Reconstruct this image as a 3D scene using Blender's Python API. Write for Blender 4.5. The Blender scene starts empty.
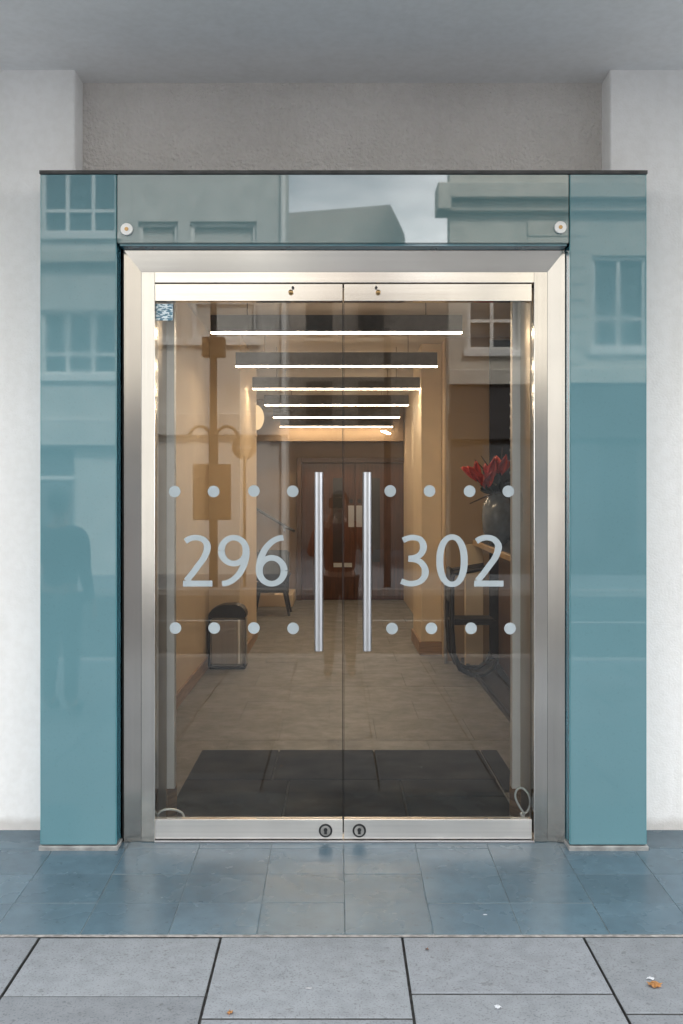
import bpy, bmesh, math, random
from mathutils import Vector, Matrix
random.seed(7)
R = math.radians
sc = bpy.context.scene
COL = sc.collection
CAMZ, VX, VY, F = 1.475, 336.5, 503.0, 1000.0     # eye height and vanishing point of the street-level view

# ------------------------------------------------------------------ world
w = bpy.data.worlds.new("World"); sc.world = w; w.use_nodes = True
nt = w.node_tree; nt.nodes.clear()
out = nt.nodes.new('ShaderNodeOutputWorld')
bg = nt.nodes.new('ShaderNodeBackground'); bg.inputs[1].default_value = 0.10
sky = nt.nodes.new('ShaderNodeTexSky'); sky.sky_type = 'NISHITA'; sky.sun_disc = False
sky.sun_elevation = R(46); sky.sun_rotation = R(28); sky.air_density = 1.0; sky.dust_density = 1.5
tc = nt.nodes.new('ShaderNodeTexCoord')
mp = nt.nodes.new('ShaderNodeMapping'); mp.inputs['Scale'].default_value = (1.6, 1.6, 4.0)
nz = nt.nodes.new('ShaderNodeTexNoise'); nz.inputs['Scale'].default_value = 1.7
nz.inputs['Detail'].default_value = 7; nz.inputs['Roughness'].default_value = .55
cr = nt.nodes.new('ShaderNodeValToRGB')
cr.color_ramp.elements[0].position = .34; cr.color_ramp.elements[0].color = (.18, .18, .18, 1)
cr.color_ramp.elements[1].position = .62; cr.color_ramp.elements[1].color = (1, 1, 1, 1)
mx = nt.nodes.new('ShaderNodeMix'); mx.data_type = 'RGBA'
mx.inputs[7].default_value = (36, 35.9, 36, 1)
nt.links.new(tc.outputs['Generated'], mp.inputs[0]); nt.links.new(mp.outputs[0], nz.inputs['Vector'])
nt.links.new(nz.outputs[0], cr.inputs[0]); nt.links.new(cr.outputs[0], mx.inputs[0])
nt.links.new(sky.outputs[0], mx.inputs[6]); nt.links.new(mx.outputs[2], bg.inputs[0])
nt.links.new(bg.outputs[0], out.inputs[0])

sl = bpy.data.lights.new('sun', 'SUN'); sl.energy = 5.0; sl.angle = R(12); sl.color = (1, .95, .88)
so = bpy.data.objects.new('sun', sl); COL.objects.link(so)
so.location = (8, 14, 30)
e_, a_ = R(46), R(28)
sd = Vector((math.sin(a_) * math.cos(e_), math.cos(a_) * math.cos(e_), math.sin(e_)))
so.rotation_euler = sd.to_track_quat('Z', 'Y').to_euler()

# ------------------------------------------------------------------ camera
cam = bpy.data.cameras.new('camera'); co = bpy.data.objects.new('camera', cam); COL.objects.link(co)
co.location = (0, 0, CAMZ); co.rotation_euler = (R(90), 0, 0)
cam.sensor_fit = 'VERTICAL'; cam.sensor_height = 36; cam.sensor_width = 24; cam.lens = 36 * F / 1024
cam.shift_x = 5 / 1024; cam.shift_y = -9 / 1024
cam.clip_start = .02; cam.clip_end = 500
sc.camera = co

# ------------------------------------------------------------------ materials
def M(name):
    m = bpy.data.materials.new(name); m.use_nodes = True
    return m, m.node_tree, m.node_tree.nodes['Principled BSDF']

def noise_col(t, scale, c0, c1, p0=.35, p1=.65, detail=5, stretch=None, src='Object'):
    tcn = t.nodes.new('ShaderNodeTexCoord'); n = t.nodes.new('ShaderNodeTexNoise')
    n.inputs['Scale'].default_value = scale; n.inputs['Detail'].default_value = detail
    v = tcn.outputs[src]
    if stretch:
        mpn = t.nodes.new('ShaderNodeMapping'); mpn.inputs['Scale'].default_value = stretch
        t.links.new(v, mpn.inputs[0]); v = mpn.outputs[0]
    t.links.new(v, n.inputs['Vector'])
    r = t.nodes.new('ShaderNodeValToRGB')
    r.color_ramp.elements[0].position = p0; r.color_ramp.elements[0].color = (*c0, 1)
    r.color_ramp.elements[1].position = p1; r.color_ramp.elements[1].color = (*c1, 1)
    t.links.new(n.outputs[0], r.inputs[0])
    return r.outputs[0], n.outputs[0]

def mixrgb(t, a, b, fac, mode='MULTIPLY'):
    m = t.nodes.new('ShaderNodeMix'); m.data_type = 'RGBA'; m.blend_type = mode
    for sock, val in ((m.inputs[6], a), (m.inputs[7], b), (m.inputs[0], fac)):
        if hasattr(val, 'links'): t.links.new(val, sock)
        elif isinstance(val, tuple): sock.default_value = (*val, 1) if len(val) == 3 else val
        else: sock.default_value = val
    return m.outputs[2]

def bump(t, b, height, strength, dist=.01):
    n = t.nodes.new('ShaderNodeBump'); n.inputs['Strength'].default_value = strength
    n.inputs['Distance'].default_value = dist
    t.links.new(height, n.inputs['Height']); t.links.new(n.outputs[0], b.inputs['Normal'])

def simple(name, col, rough=.5, metal=0, var=.12, scale=6, bmp=0, bscale=60, spec=None, stretch=None, ior=None, coat=0):
    m, t, b = M(name)
    c0 = tuple(max(0, c * (1 - var)) for c in col); c1 = tuple(min(1, c * (1 + var)) for c in col)
    o, _ = noise_col(t, scale, c0, c1, stretch=stretch)
    t.links.new(o, b.inputs['Base Color'])
    b.inputs['Roughness'].default_value = rough; b.inputs['Metallic'].default_value = metal
    if spec is not None: b.inputs['Specular IOR Level'].default_value = spec
    if ior: b.inputs['IOR'].default_value = ior
    if coat: b.inputs['Coat Weight'].default_value = coat; b.inputs['Coat Roughness'].default_value = .03
    if bmp:
        _, h = noise_col(t, bscale, (0, 0, 0), (1, 1, 1), stretch=stretch)
        bump(t, b, h, bmp)
    return m

def plaster(name, col, stain, bmp=.35, bscale=110):
    m, t, b = M(name)
    a, _ = noise_col(t, 1.3, tuple(c * stain for c in col), col, .30, .62, 8)
    c, _ = noise_col(t, 30, (.965, .962, .957), (1, 1, 1), .35, .6, 6)
    s, _ = noise_col(t, 3.0, (.97, .97, .965), (1, 1, 1), .38, .6, 5, stretch=(3, 3, .35))
    o = mixrgb(t, a, c, 1.0); o = mixrgb(t, o, s, 1.0)
    sp = t.nodes.new('ShaderNodeSeparateXYZ'); tco = t.nodes.new('ShaderNodeTexCoord'); t.links.new(tco.outputs['Object'], sp.inputs[0])
    _, gn = noise_col(t, 9, (0, 0, 0), (1, 1, 1), detail=8)
    ma = t.nodes.new('ShaderNodeMath'); ma.operation = 'MULTIPLY_ADD'; ma.inputs[1].default_value = -.055
    t.links.new(gn, ma.inputs[0]); t.links.new(sp.outputs[2], ma.inputs[2])
    gr = t.nodes.new('ShaderNodeValToRGB'); gr.color_ramp.elements[0].position = 0; gr.color_ramp.elements[0].color = (.74, .72, .70, 1)
    gr.color_ramp.elements[1].position = .035; gr.color_ramp.elements[1].color = (1, 1, 1, 1)
    t.links.new(ma.outputs[0], gr.inputs[0]); o = mixrgb(t, o, gr.outputs[0], 1.0)
    t.links.new(o, b.inputs['Base Color']); b.inputs['Roughness'].default_value = .9
    b.inputs['Specular IOR Level'].default_value = .2
    _, h = noise_col(t, bscale, (0, 0, 0), (1, 1, 1), .3, .7, 6)
    bump(t, b, h, bmp, .006 if bmp < .8 else .022)
    return m

MAT = {}
MAT['wall'] = plaster('white_render', (.86, .855, .85), .95)
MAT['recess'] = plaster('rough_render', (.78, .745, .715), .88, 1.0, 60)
MAT['soffit'] = plaster('soffit_paint', (.88, .88, .88), .96, .12, 60)
MAT['lobby_wall'] = simple('cream_paint', (.63, .505, .345), .75, var=.04, scale=2, bmp=.08, bscale=90)
MAT['lobby_ceiling'] = simple('ceiling_paint', (.52, .47, .41), .8, var=.03)
MAT['back_wall'] = simple('dimmed_back_paint', (.22, .155, .095), .8, var=.05, scale=2)  # darker than the other walls; dimness of the far end is in the colour
MAT['nook'] = simple('dimmed_nook_paint', (.36, .265, .165), .8, var=.04, scale=2)  # cream wall darkened: shade of the unlit nook put into the colour
MAT['cream_bright'] = simple('cream_trim', (.70, .58, .40), .6, var=.03)
MAT['skirting'] = simple('oak_skirting', (.32, .20, .11), .45, var=.25, scale=5, stretch=(1, 1, 14))
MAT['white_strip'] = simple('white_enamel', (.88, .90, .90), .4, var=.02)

def steel(name, col, rough, axis, var=.05, an=.5):
    """brushed metal: faint long streaks along the grain, soft smudges, stretched highlights"""
    m, t, b = M(name)
    st = {'x': (.25, 22, 22), 'z': (22, 22, .25), 'y': (22, .25, 22)}[axis]
    o, _ = noise_col(t, 4, tuple(c * (1 - var) for c in col), tuple(min(1, c * (1 + var)) for c in col), .3, .7, 2, st)
    g, _ = noise_col(t, 3.0, (.90, .90, .91), (1, 1, 1), .35, .65, 5)
    t.links.new(mixrgb(t, o, g, 1.0), b.inputs['Base Color'])
    b.inputs['Metallic'].default_value = 1
    r, h = noise_col(t, 2.2, (rough * .85,) * 3, (rough * 1.2,) * 3, .3, .7, 4)
    t.links.new(r, b.inputs['Roughness'])
    return m
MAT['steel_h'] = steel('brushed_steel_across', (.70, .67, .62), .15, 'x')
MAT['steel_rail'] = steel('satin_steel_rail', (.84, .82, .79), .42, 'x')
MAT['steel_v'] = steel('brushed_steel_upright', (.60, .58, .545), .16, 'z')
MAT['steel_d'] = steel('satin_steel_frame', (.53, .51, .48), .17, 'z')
MAT['chrome'] = steel('polished_steel', (.44, .45, .47), .36, 'z', .02)
MAT['reveal'] = steel('bronze_reveal', (.40, .33, .24), .30, 'z', .04)
MAT['dark_metal'] = simple('dark_metal', (.035, .037, .04), .4, .6, var=.2)
MAT['black'] = simple('black_plastic', (.012, .012, .013), .4, var=.2)
MAT['black_gap'] = simple('black_gasket', (.01, .01, .01), .8, var=.1)
MAT['brass'] = simple('aged_brass', (.42, .27, .12), .35, 1, var=.2)
MAT['cap'] = simple('dark_flashing', (.06, .06, .06), .5, .4, var=.3, scale=15)
MAT['plate'] = simple('dull_base_plate', (.34, .34, .33), .5, .5, var=.3, scale=14, bmp=.2)

def teal(name, col, ior_=1.66, smear=.09):
    m, t, b = M(name)
    a, _ = noise_col(t, 1.1, tuple(c * .9 for c in col), tuple(c * 1.08 for c in col), .3, .7, 3)
    d, _ = noise_col(t, 120, (.93, .93, .93), (1, 1, 1), .28, .4, 3)
    t.links.new(mixrgb(t, a, d, 1.0), b.inputs['Base Color'])
    sm, _ = noise_col(t, 2.6, (.015, .015, .015), (smear, smear, smear), .50, .80, 6, (1, 1, .6))
    t.links.new(sm, b.inputs['Roughness']); b.inputs['IOR'].default_value = ior_
    _, h = noise_col(t, .9, (0, 0, 0), (1, 1, 1), .3, .7, 1)
    bump(t, b, h, .004, .01)
    return m
MAT['teal'] = teal('teal_back_painted_glass', (.110, .222, .254))
MAT['teal_header'] = teal('grey_teal_header_glass', (.062, .135, .148), 1.92, .02)
MAT['teal_edge'] = simple('glass_edge', (.09, .30, .34), .1, var=.1, ior=1.5)
MAT['teal_side'] = simple('teal_return_glass', (.055, .17, .215), .05, var=.1, ior=1.6)

def clear_glass(name, tint, ior=1.5, boost=1.0):
    m = bpy.data.materials.new(name); m.use_nodes = True; t = m.node_tree; t.nodes.clear()
    o = t.nodes.new('ShaderNodeOutputMaterial'); mixn = t.nodes.new('ShaderNodeMixShader')
    tr = t.nodes.new('ShaderNodeBsdfTransparent'); tr.inputs[0].default_value = (*tint, 1)
    gl = t.nodes.new('ShaderNodeBsdfGlossy'); gl.inputs['Roughness'].default_value = .0
    gl.inputs[0].default_value = (1, 1, 1, 1)
    fr = t.nodes.new('ShaderNodeFresnel'); fr.inputs[0].default_value = ior
    n, _ = noise_col(t, 2.2, (.97, .97, .97), (1, 1, 1))
    mm = t.nodes.new('ShaderNodeMath'); mm.operation = 'MULTIPLY'; mm.inputs[1].default_value = boost
    t.links.new(fr.outputs[0], mm.inputs[0]); t.links.new(mm.outputs[0], mixn.inputs[0])
    t.links.new(tr.outputs[0], mixn.inputs[1]); t.links.new(gl.outputs[0], mixn.inputs[2])
    t.links.new(mixn.outputs[0], o.inputs[0])
    return m
MAT['glass'] = clear_glass('door_glass', (.955, .948, .932), 1.50)
MAT['vinyl'] = simple('frosted_vinyl', (.34, .39, .415), .6, var=.04, scale=20)

def slab(name, col, rough, var, speck, bscale=40, bmp=.3, big=1.2):
    m, t, b = M(name)
    a, _ = noise_col(t, big, tuple(c * (1 - var) for c in col), tuple(c * (1 + var) for c in col), .3, .7, 8)
    s, _ = noise_col(t, 150, speck, (1, 1, 1), .32, .45, 2)
    g, _ = noise_col(t, 18, (.86, .86, .865), (1, 1, 1), .35, .62, 6)
    st, _ = noise_col(t, 34, (.72, .71, .70), (1, 1, 1), .27, .33, 2)
    # each slab its own tone
    oi = t.nodes.new('ShaderNodeAttribute'); oi.attribute_name = 'tone'
    o = mixrgb(t, mixrgb(t, mixrgb(t, a, s, 1.0), g, 1.0), st, 1.0)
    o = mixrgb(t, o, oi.outputs['Color'], 1.0)
    t.links.new(o, b.inputs['Base Color'])
    rr, _ = noise_col(t, 4, (rough * .8,) * 3, (min(1, rough * 1.3),) * 3, .3, .7, 6)
    t.links.new(rr, b.inputs['Roughness'])
    _, h = noise_col(t, bscale, (0, 0, 0), (1, 1, 1), .3, .7, 8)
    bump(t, b, h, bmp, .004)
    return m
MAT['paving'] = slab('paving_stone', (.205, .224, .246), .85, .10, (.66, .66, .66))
MAT['tile'] = slab('slate_tile', (.088, .142, .182), .25, .08, (.92, .92, .92), 60, .05, 5)
MAT['tile'].node_tree.nodes['Principled BSDF'].inputs['IOR'].default_value = 1.36
MAT['grout'] = simple('grout', (.15, .185, .20), .8, var=.2, scale=20)
MAT['grout_grey'] = simple('grey_grout', (.16, .155, .145), .8, var=.2, scale=20)
MAT['joint'] = simple('joint_dirt', (.06, .062, .062), .9, var=.4, scale=30)
MAT['edge_strip'] = simple('gritty_strip', (.24, .23, .22), .9, var=.35, scale=45, bmp=.4)
MAT['lobby_floor'] = slab('lobby_stone', (.215, .215, .21), .5, .2, (.34, .34, .34), 30, .15, 11)
MAT['mat'] = slab('mat_fibre', (.004, .010, .018), .9, .2, (.6, .6, .6), 200, .8, 3)
MAT['carpet'] = simple('dark_carpet', (.045, .04, .036), .95, var=.2, scale=80)
MAT['asphalt'] = slab('asphalt', (.055, .055, .058), .9, .15, (.6, .6, .6))
MAT['line'] = simple('road_paint', (.72, .71, .68), .7, var=.12, scale=15)
MAT['kerb'] = simple('kerb_stone', (.34, .33, .32), .8, var=.15, scale=12)

def emit(name, col, strength):
    m = bpy.data.materials.new(name); m.use_nodes = True; t = m.node_tree; t.nodes.clear()
    o = t.nodes.new('ShaderNodeOutputMaterial'); e = t.nodes.new('ShaderNodeEmission')
    e.inputs[0].default_value = (*col, 1); e.inputs[1].default_value = strength
    t.links.new(e.outputs[0], o.inputs[0]); return m
MAT['led'] = emit('led_strip', (1, .79, .55), 42)
MAT['sconce'] = emit('sconce_glow', (1, .68, .36), .62)
MAT['spot'] = emit('panel_glow', (1, .88, .70), 10)
MAT['fin'] = simple('grey_felt', (.115, .115, .118), .9, var=.08, scale=30)
MAT['stain_steel'] = steel('bin_steel', (.50, .47, .44), .48, 'z')
MAT['wood_dark'] = simple('dark_mahogany', (.075, .028, .013), .35, var=.3, scale=4, stretch=(9, 9, .7))
MAT['wood_frame'] = simple('brown_timber', (.09, .045, .022), .4, var=.3, scale=4, stretch=(9, 9, .7))
MAT['oak'] = simple('pale_oak', (.46, .32, .18), .4, var=.15, scale=4, stretch=(.6, 8, 8))
MAT['dark_glass'] = simple('dark_glass', (.008, .008, .009), .3, var=.1, ior=1.6)
MAT['label'] = simple('pale_label', (.50, .56, .60), .5, var=.1)
MAT['vase'] = simple('grey_glaze', (.11, .13, .15), .22, var=.35, scale=7, coat=.3)
MAT['red'] = simple('red_petal', (.60, .045, .012), .45, var=.25, scale=9)
MAT['stem'] = simple('dark_stem', (.05, .03, .018), .7, var=.3)
MAT['leaf_dark'] = simple('dark_leaf', (.015, .022, .012), .5, var=.3)
MAT['fabric_dark'] = simple('charcoal_fabric', (.025, .026, .03), .85, var=.2, bmp=.2, bscale=150)
MAT['autumn'] = simple('dry_leaf', (.52, .27, .10), .7, var=.3, scale=40)
MAT['autumn2'] = simple('brown_leaf', (.24, .10, .04), .7, var=.3, scale=40)
MAT['paper'] = simple('white_paper', (.75, .77, .80), .8, var=.06)
MAT['gum'] = simple('grey_gum', (.55, .56, .58), .8, var=.1)
MAT['wire'] = simple('clear_cable', (.78, .85, .88), .25, .3, var=.08)
MAT['stone'] = simple('portland_stone', (.56, .53, .47), .85, var=.1, scale=3, bmp=.2, bscale=20)
MAT['stone_grey'] = simple('grey_render', (.56, .555, .53), .85, var=.08, scale=2)
MAT['brick_pale'] = simple('pale_brick', (.54, .50, .465), .85, var=.06, scale=2)
MAT['white_trim'] = simple('white_gloss_trim', (.78, .78, .76), .4, var=.04)
MAT['win'] = simple('window_pane', (.10, .11, .12), .05, var=.2, ior=1.5)
MAT['blind'] = simple('pale_blind', (.55, .54, .51), .5, var=.05)
MAT['roof'] = simple('slate_roof', (.12, .12, .13), .7, var=.15)
MAT['pole'] = simple('black_painted_iron', (.022, .020, .020), .5, .2, var=.2)
MAT['sign_red'] = simple('sign_red', (.42, .03, .03), .4, var=.05)
MAT['sign_white'] = simple('sign_white', (.75, .75, .73), .4, var=.04)
MAT['sign_grey'] = simple('sign_grey', (.30, .29, .27), .5, var=.05)
MAT['board'] = simple('brown_board', (.075, .05, .035), .6, var=.15)
MAT['skin'] = simple('skin', (.50, .30, .21), .5, var=.05)
MAT['hair'] = simple('dark_hair', (.03, .018, .012), .6, var=.3, scale=30)
MAT['coat_red'] = simple('rust_coat', (.20, .045, .025), .85, var=.12)
MAT['jean'] = simple('dark_jeans', (.045, .03, .028), .85, var=.2)
MAT['coat_navy'] = simple('navy_coat', (.02, .03, .045), .85, var=.2)
MAT['shoe'] = simple('black_shoe', (.02, .02, .02), .5, var=.2)
MAT['fascia'] = simple('shop_fascia', (.045, .045, .05), .5, var=.15)

m, t, b = M('printed_sticker')          # white notice with rows of small print too small to read
tcn = t.nodes.new('ShaderNodeTexCoord'); mpn = t.nodes.new('ShaderNodeMapping')
mpn.inputs['Scale'].default_value = (48, 1, 150); t.links.new(tcn.outputs['Object'], mpn.inputs[0])
vn = t.nodes.new('ShaderNodeTexNoise'); vn.inputs['Scale'].default_value = 1.0; vn.inputs['Detail'].default_value = 1
t.links.new(mpn.outputs[0], vn.inputs['Vector'])
rr = t.nodes.new('ShaderNodeValToRGB'); rr.color_ramp.interpolation = 'CONSTANT'
rr.color_ramp.elements[0].color = (.10, .22, .30, 1); rr.color_ramp.elements[1].color = (.70, .80, .84, 1)
rr.color_ramp.elements[1].position = .50
t.links.new(vn.outputs[0], rr.inputs[0]); t.links.new(rr.outputs[0], b.inputs['Base Color'])
MAT['sticker'] = m

# ------------------------------------------------------------------ mesh helpers
ORG = {}
class MB:
    def __init__(s): s.bm = bmesh.new()
    def box(s, x0, x1, y0, y1, z0, z1):
        r = bmesh.ops.create_cube(s.bm, size=1)
        for v in r['verts']:
            v.co = Vector((x0 + (v.co.x + .5) * (x1 - x0), y0 + (v.co.y + .5) * (y1 - y0), z0 + (v.co.z + .5) * (z1 - z0)))
        return s
    def prism(s, poly, axis, a, b):
        """poly: 2D outline in the two other axes, extruded along axis from a to b"""
        def P(u, v, q): return {'x': (q, u, v), 'y': (u, q, v), 'z': (u, v, q)}[axis]
        va = [s.bm.verts.new(P(u, v, a)) for u, v in poly]; vb = [s.bm.verts.new(P(u, v, b)) for u, v in poly]
        n = len(poly)
        fs = [s.bm.faces.new(va), s.bm.faces.new(vb[::-1])]
        for i in range(n): fs.append(s.bm.faces.new((va[i], vb[i], vb[(i + 1) % n], va[(i + 1) % n])))
        bmesh.ops.recalc_face_normals(s.bm, faces=fs)
        return s
    def quad(s, pts):
        s.bm.faces.new([s.bm.verts.new(p) for p in pts]); return s
    def cyl(s, p0, p1, r, seg=20, r2=None):
        p0, p1 = Vector(p0), Vector(p1); d = p1 - p0
        mt = Matrix.Translation((p0 + p1) / 2) @ d.to_track_quat('Z', 'Y').to_matrix().to_4x4()
        bmesh.ops.create_cone(s.bm, cap_ends=True, segments=seg, radius1=r, radius2=r if r2 is None else r2, depth=d.length, matrix=mt)
        return s
    def sph(s, c, r, sc3=(1, 1, 1), seg=16):
        mt = Matrix.Translation(c) @ Matrix.Diagonal((*sc3, 1))
        bmesh.ops.create_uvsphere(s.bm, u_segments=seg, v_segments=max(6, seg // 2), radius=r, matrix=mt); return s
    def tube(s, pts, r, seg=10, closed=False):
        pts = [Vector(p) for p in pts]; n = len(pts); rings = []
        up = Vector((0, 0, 1)); prev = None
        for i, p in enumerate(pts):
            a = pts[i - 1] if (i > 0 or closed) else p; c = pts[(i + 1) % n] if (i < n - 1 or closed) else p
            tg = (c - a).normalized()
            if prev is None: nrm = tg.orthogonal().normalized()
            else: nrm = (prev - tg * prev.dot(tg)).normalized()
            prev = nrm; bn = tg.cross(nrm); rad = r[i] if isinstance(r, (list, tuple)) else r
            rings.append([s.bm.verts.new(p + (nrm * math.cos(2 * math.pi * k / seg) + bn * math.sin(2 * math.pi * k / seg)) * rad) for k in range(seg)])
        m_ = n if closed else n - 1
        for i in range(m_):
            A, B = rings[i], rings[(i + 1) % n]
            for k in range(seg): s.bm.faces.new((A[k], A[(k + 1) % seg], B[(k + 1) % seg], B[k]))
        if not closed:
            s.bm.faces.new(rings[0][::-1]); s.bm.faces.new(rings[-1])
        return s
    def lathe(s, prof, c, seg=28):
        rings = [[s.bm.verts.new((c[0] + r * math.cos(2 * math.pi * k / seg), c[1] + r * math.sin(2 * math.pi * k / seg), c[2] + z)) for k in range(seg)] for r, z in prof]
        for A, B in zip(rings, rings[1:]):
            for k in range(seg): s.bm.faces.new((A[k], A[(k + 1) % seg], B[(k + 1) % seg], B[k]))
        s.bm.faces.new(rings[0][::-1]); s.bm.faces.new(rings[-1]); return s
    def build(s, name, mat, parent=None, bevel=0, smooth=False, org=None, seg=1):
        o_ = Vector(ORG.get(parent.name, (0, 0, 0))) if parent else Vector(org or (0, 0, 0))
        if bevel:
            bmesh.ops.bevel(s.bm, geom=list(s.bm.edges), offset=bevel, segments=seg, affect='EDGES', clamp_overlap=True)
        for v in s.bm.verts: v.co -= o_
        bmesh.ops.recalc_face_normals(s.bm, faces=list(s.bm.faces)) if not getattr(s, 'open', False) else None
        me = bpy.data.meshes.new(name); s.bm.to_mesh(me); s.bm.free()
        me.materials.append(MAT[mat] if isinstance(mat, str) else mat)
        if smooth:
            for p in me.polygons: p.use_smooth = True
            try: me.set_sharp_from_angle(angle=R(40))
            except Exception: pass
        o = bpy.data.objects.new(name, me); COL.objects.link(o)
        if parent: o.parent = parent; ORG[o.name] = tuple(o_)
        else: o.location = o_; ORG[o.name] = tuple(o_)
        return o

def tag(o, label, cat, group=None):
    o['label'] = label; o['category'] = cat
    if group: o['group'] = group
    return o
def thing(name, label, cat, loc, group=None):
    o = bpy.data.objects.new(name, None); o.empty_display_size = .1; COL.objects.link(o); o.location = loc
    ORG[o.name] = tuple(loc); return tag(o, label, cat, group)
def struct(o, kind='structure'):
    o['kind'] = kind; return o
def copy_tree(o, parent=None):
    c = o.copy(); COL.objects.link(c)
    if parent: c.parent = parent
    for ch in list(o.children): copy_tree(ch, c)
    return c

def slabs(name, mat, rects, zf, th, bev, tone=.06, side='joint'):
    """paving laid as separate slabs with real gaps; zf(x,y) is the fall of the ground"""
    bm = bmesh.new(); lay = bm.loops.layers.color.new('tone')
    for (x0, x1, y0, y1) in rects:
        k = 1 - random.random() * tone; dz = random.uniform(-.0012, .0012)
        vs = []
        for (x, y) in ((x0, y0), (x1, y0), (x1, y1), (x0, y1)): vs.append((x, y, zf(x, y) + dz))
        top = [bm.verts.new(v) for v in vs]; bot = [bm.verts.new((v[0], v[1], v[2] - th)) for v in vs]
        cx, cy = (x0 + x1) / 2, (y0 + y1) / 2
        inn = [bm.verts.new((v[0] + math.copysign(bev, cx - v[0]), v[1] + math.copysign(bev, cy - v[1]), v[2])) for v in vs]
        for v in top: v.co.z -= bev * .7
        fs = [bm.faces.new(inn)]
        for i in range(4):
            j = (i + 1) % 4
            fs.append(bm.faces.new((top[i], top[j], inn[j], inn[i]))); fs.append(bm.faces.new((bot[i], bot[j], top[j], top[i])))
        for f in fs:
            for l in f.loops: l[lay] = (k, k, k * .995, 1)
    me = bpy.data.meshes.new(name); bm.to_mesh(me); bm.free(); me.materials.append(MAT[mat]); me.materials.append(MAT[side])
    for p in me.polygons: p.material_index = 1 if p.index % 9 and p.index % 9 % 2 == 0 else 0
    o = bpy.data.objects.new(name, me); COL.objects.link(o); return o
def sheet(name, mat, x0, x1, ys, zf, drop=0):
    mb = MB(); mb.open = True; bm = mb.bm
    rows = [[bm.verts.new((x, y, zf(x, y) - drop)) for x in (x0, x1)] for y in ys]
    for A, B in zip(rows, rows[1:]): bm.faces.new((A[0], A[1], B[1], B[0]))
    lay = bm.loops.layers.color.new('tone')
    for f in bm.faces:
        for l in f.loops: l[lay] = (1, 1, 1, 1)
    return mb.build(name, mat)

# ------------------------------------------------------------------ ground
YT, YE = 4.36, 3.503               # threshold line, edge of the slate tiles
def zt(x, y): return -.045 * max(0, YT - y)
def zp(x, y): return zt(0, YE) - .020 * (YE - y)
rects = []
ys = [YE + .006, 3.755, 4.017, 4.278, 4.54]
for i in range(-9, 10):
    x0 = .03 + .31 * i
    for a, c in zip(ys, ys[1:]): rects.append((x0 + .0012, x0 + .3088, a + .0012, (4.395 if c > 4.5 and -1.0 < x0 < .9 else c) - .0012))
struct(slabs('entrance_tiles', 'tile', rects, zt, .02, .0010, .09, 'grout'))
struct(sheet('tile_bed', 'grout', -2.8, 3.0, [YE, YT, 4.6], zt, .0024))
struct(sheet('edge_strip', 'edge_strip', -6, 6.2, [YE - .014, YE + .005], lambda x, y: zt(0, YE), .001))
rects = []
ph = {-6: 2.99, -5: 3.10, -4: 2.96, -3: 3.05, -2: 3.000, -1: 3.087, 0: 2.956, 1: 3.100, 2: 2.983, 3: 3.06, 4: 2.97, 5: 3.1}
for i in range(-6, 6):
    x0 = .229 + .632 * (i - 1); yb = ph[i]
    cuts = [YE - .016, yb]
    while cuts[-1] > -1.7: cuts.append(max(-1.7, cuts[-1] - .78))
    for a, c in zip(cuts, cuts[1:]):
        if a - c > .05: rects.append((x0 + .0045, x0 + .6275, c + .0042, a - .0035))
struct(slabs('pavement', 'paving', rects, zp, .03, .003, .10))
struct(sheet('pavement_bed', 'joint', -3.9, 3.5, [-1.7, YE], zp, .016))
def zr(x, y): return zp(0, -1.7) - .12
struct(sheet('ground', 'asphalt', -60, 60, [-80, 30], lambda x, y: -.45))
struct(sheet('road', 'asphalt', -40, 40, [-10.0, -1.95], zr))
kb = MB()
for i in range(-16, 17): kb.box(i * .9 + .004, i * .9 + .896, -1.95, -1.71, zr(0, 0) - .1, zp(0, -1.7) + .002)
struct(kb.build('kerb', 'kerb', bevel=.006))
zk = zr(0, 0)
kb = MB()
for i in range(-16, 17): kb.box(i * .9 + .004, i * .9 + .896, -10.25, -10.0, zk - .1, zk + .12)
struct(kb.build('kerb', 'kerb', bevel=.006))
struct(sheet('far_pavement', 'paving', -20, 20, [-40, -10.25], lambda x, y: zk + .119))
ln = MB()
for y in (-2.25, -2.45): ln.box(-15, 15, y - .05, y + .05, zk + .001, zk + .005)
for i in range(-6, 7): ln.box(i * 3 - .1, i * 3 + 1.6, -6.05, -5.95, zk + .001, zk + .005)
struct(ln.build('road_markings', 'line'))
# side sheets of paving left and right of the modelled slabs
struct(sheet('pavement', 'paving', -20, -3.92, [-1.72, YE, 4.6], lambda x, y: zp(x, y) if y < YE + .01 else 0, .002))
struct(sheet('pavement', 'paving', 3.52, 20, [-1.72, YE, 4.6], lambda x, y: zp(x, y) if y < YE + .01 else 0, .002))

# ------------------------------------------------------------------ the building we look at
YW, YR, ZS = 4.51, 4.65, 3.428      # wall face, recessed wall face, underside of overhang
OB = thing('office_building', 'pale rendered office building with an overhanging soffit around the glazed entrance', 'building', (0, 4.6, 0))
MB().box(-12, -1.18, YW, YW + .5, -.02, ZS + .01).build('wall', 'wall', OB, .006)
MB().box(1.234, 12, YW, YW + .5, -.02, ZS + .01).build('wall', 'wall', OB, .006)
MB().box(-1.181, 1.235, YR, YR + .2, 2.50, ZS + .01).build('recessed_wall', 'recess', OB)
MB().box(-12, 12, 2.75, 5.2, ZS, ZS + .3).build('soffit', 'soffit', OB)
up = MB().box(-12, 12, 2.75, 15.5, ZS + .301, 15)
up.build('upper_facade', 'stone_grey', OB)
# closing pieces between frame and lobby
for q0, q1 in ((-1.182, -.93), (.99, 1.236)): MB().box(q0, q1, YR, YR + .2, -.05, 2.52).build('jamb_lining', 'black_gap', OB)

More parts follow.
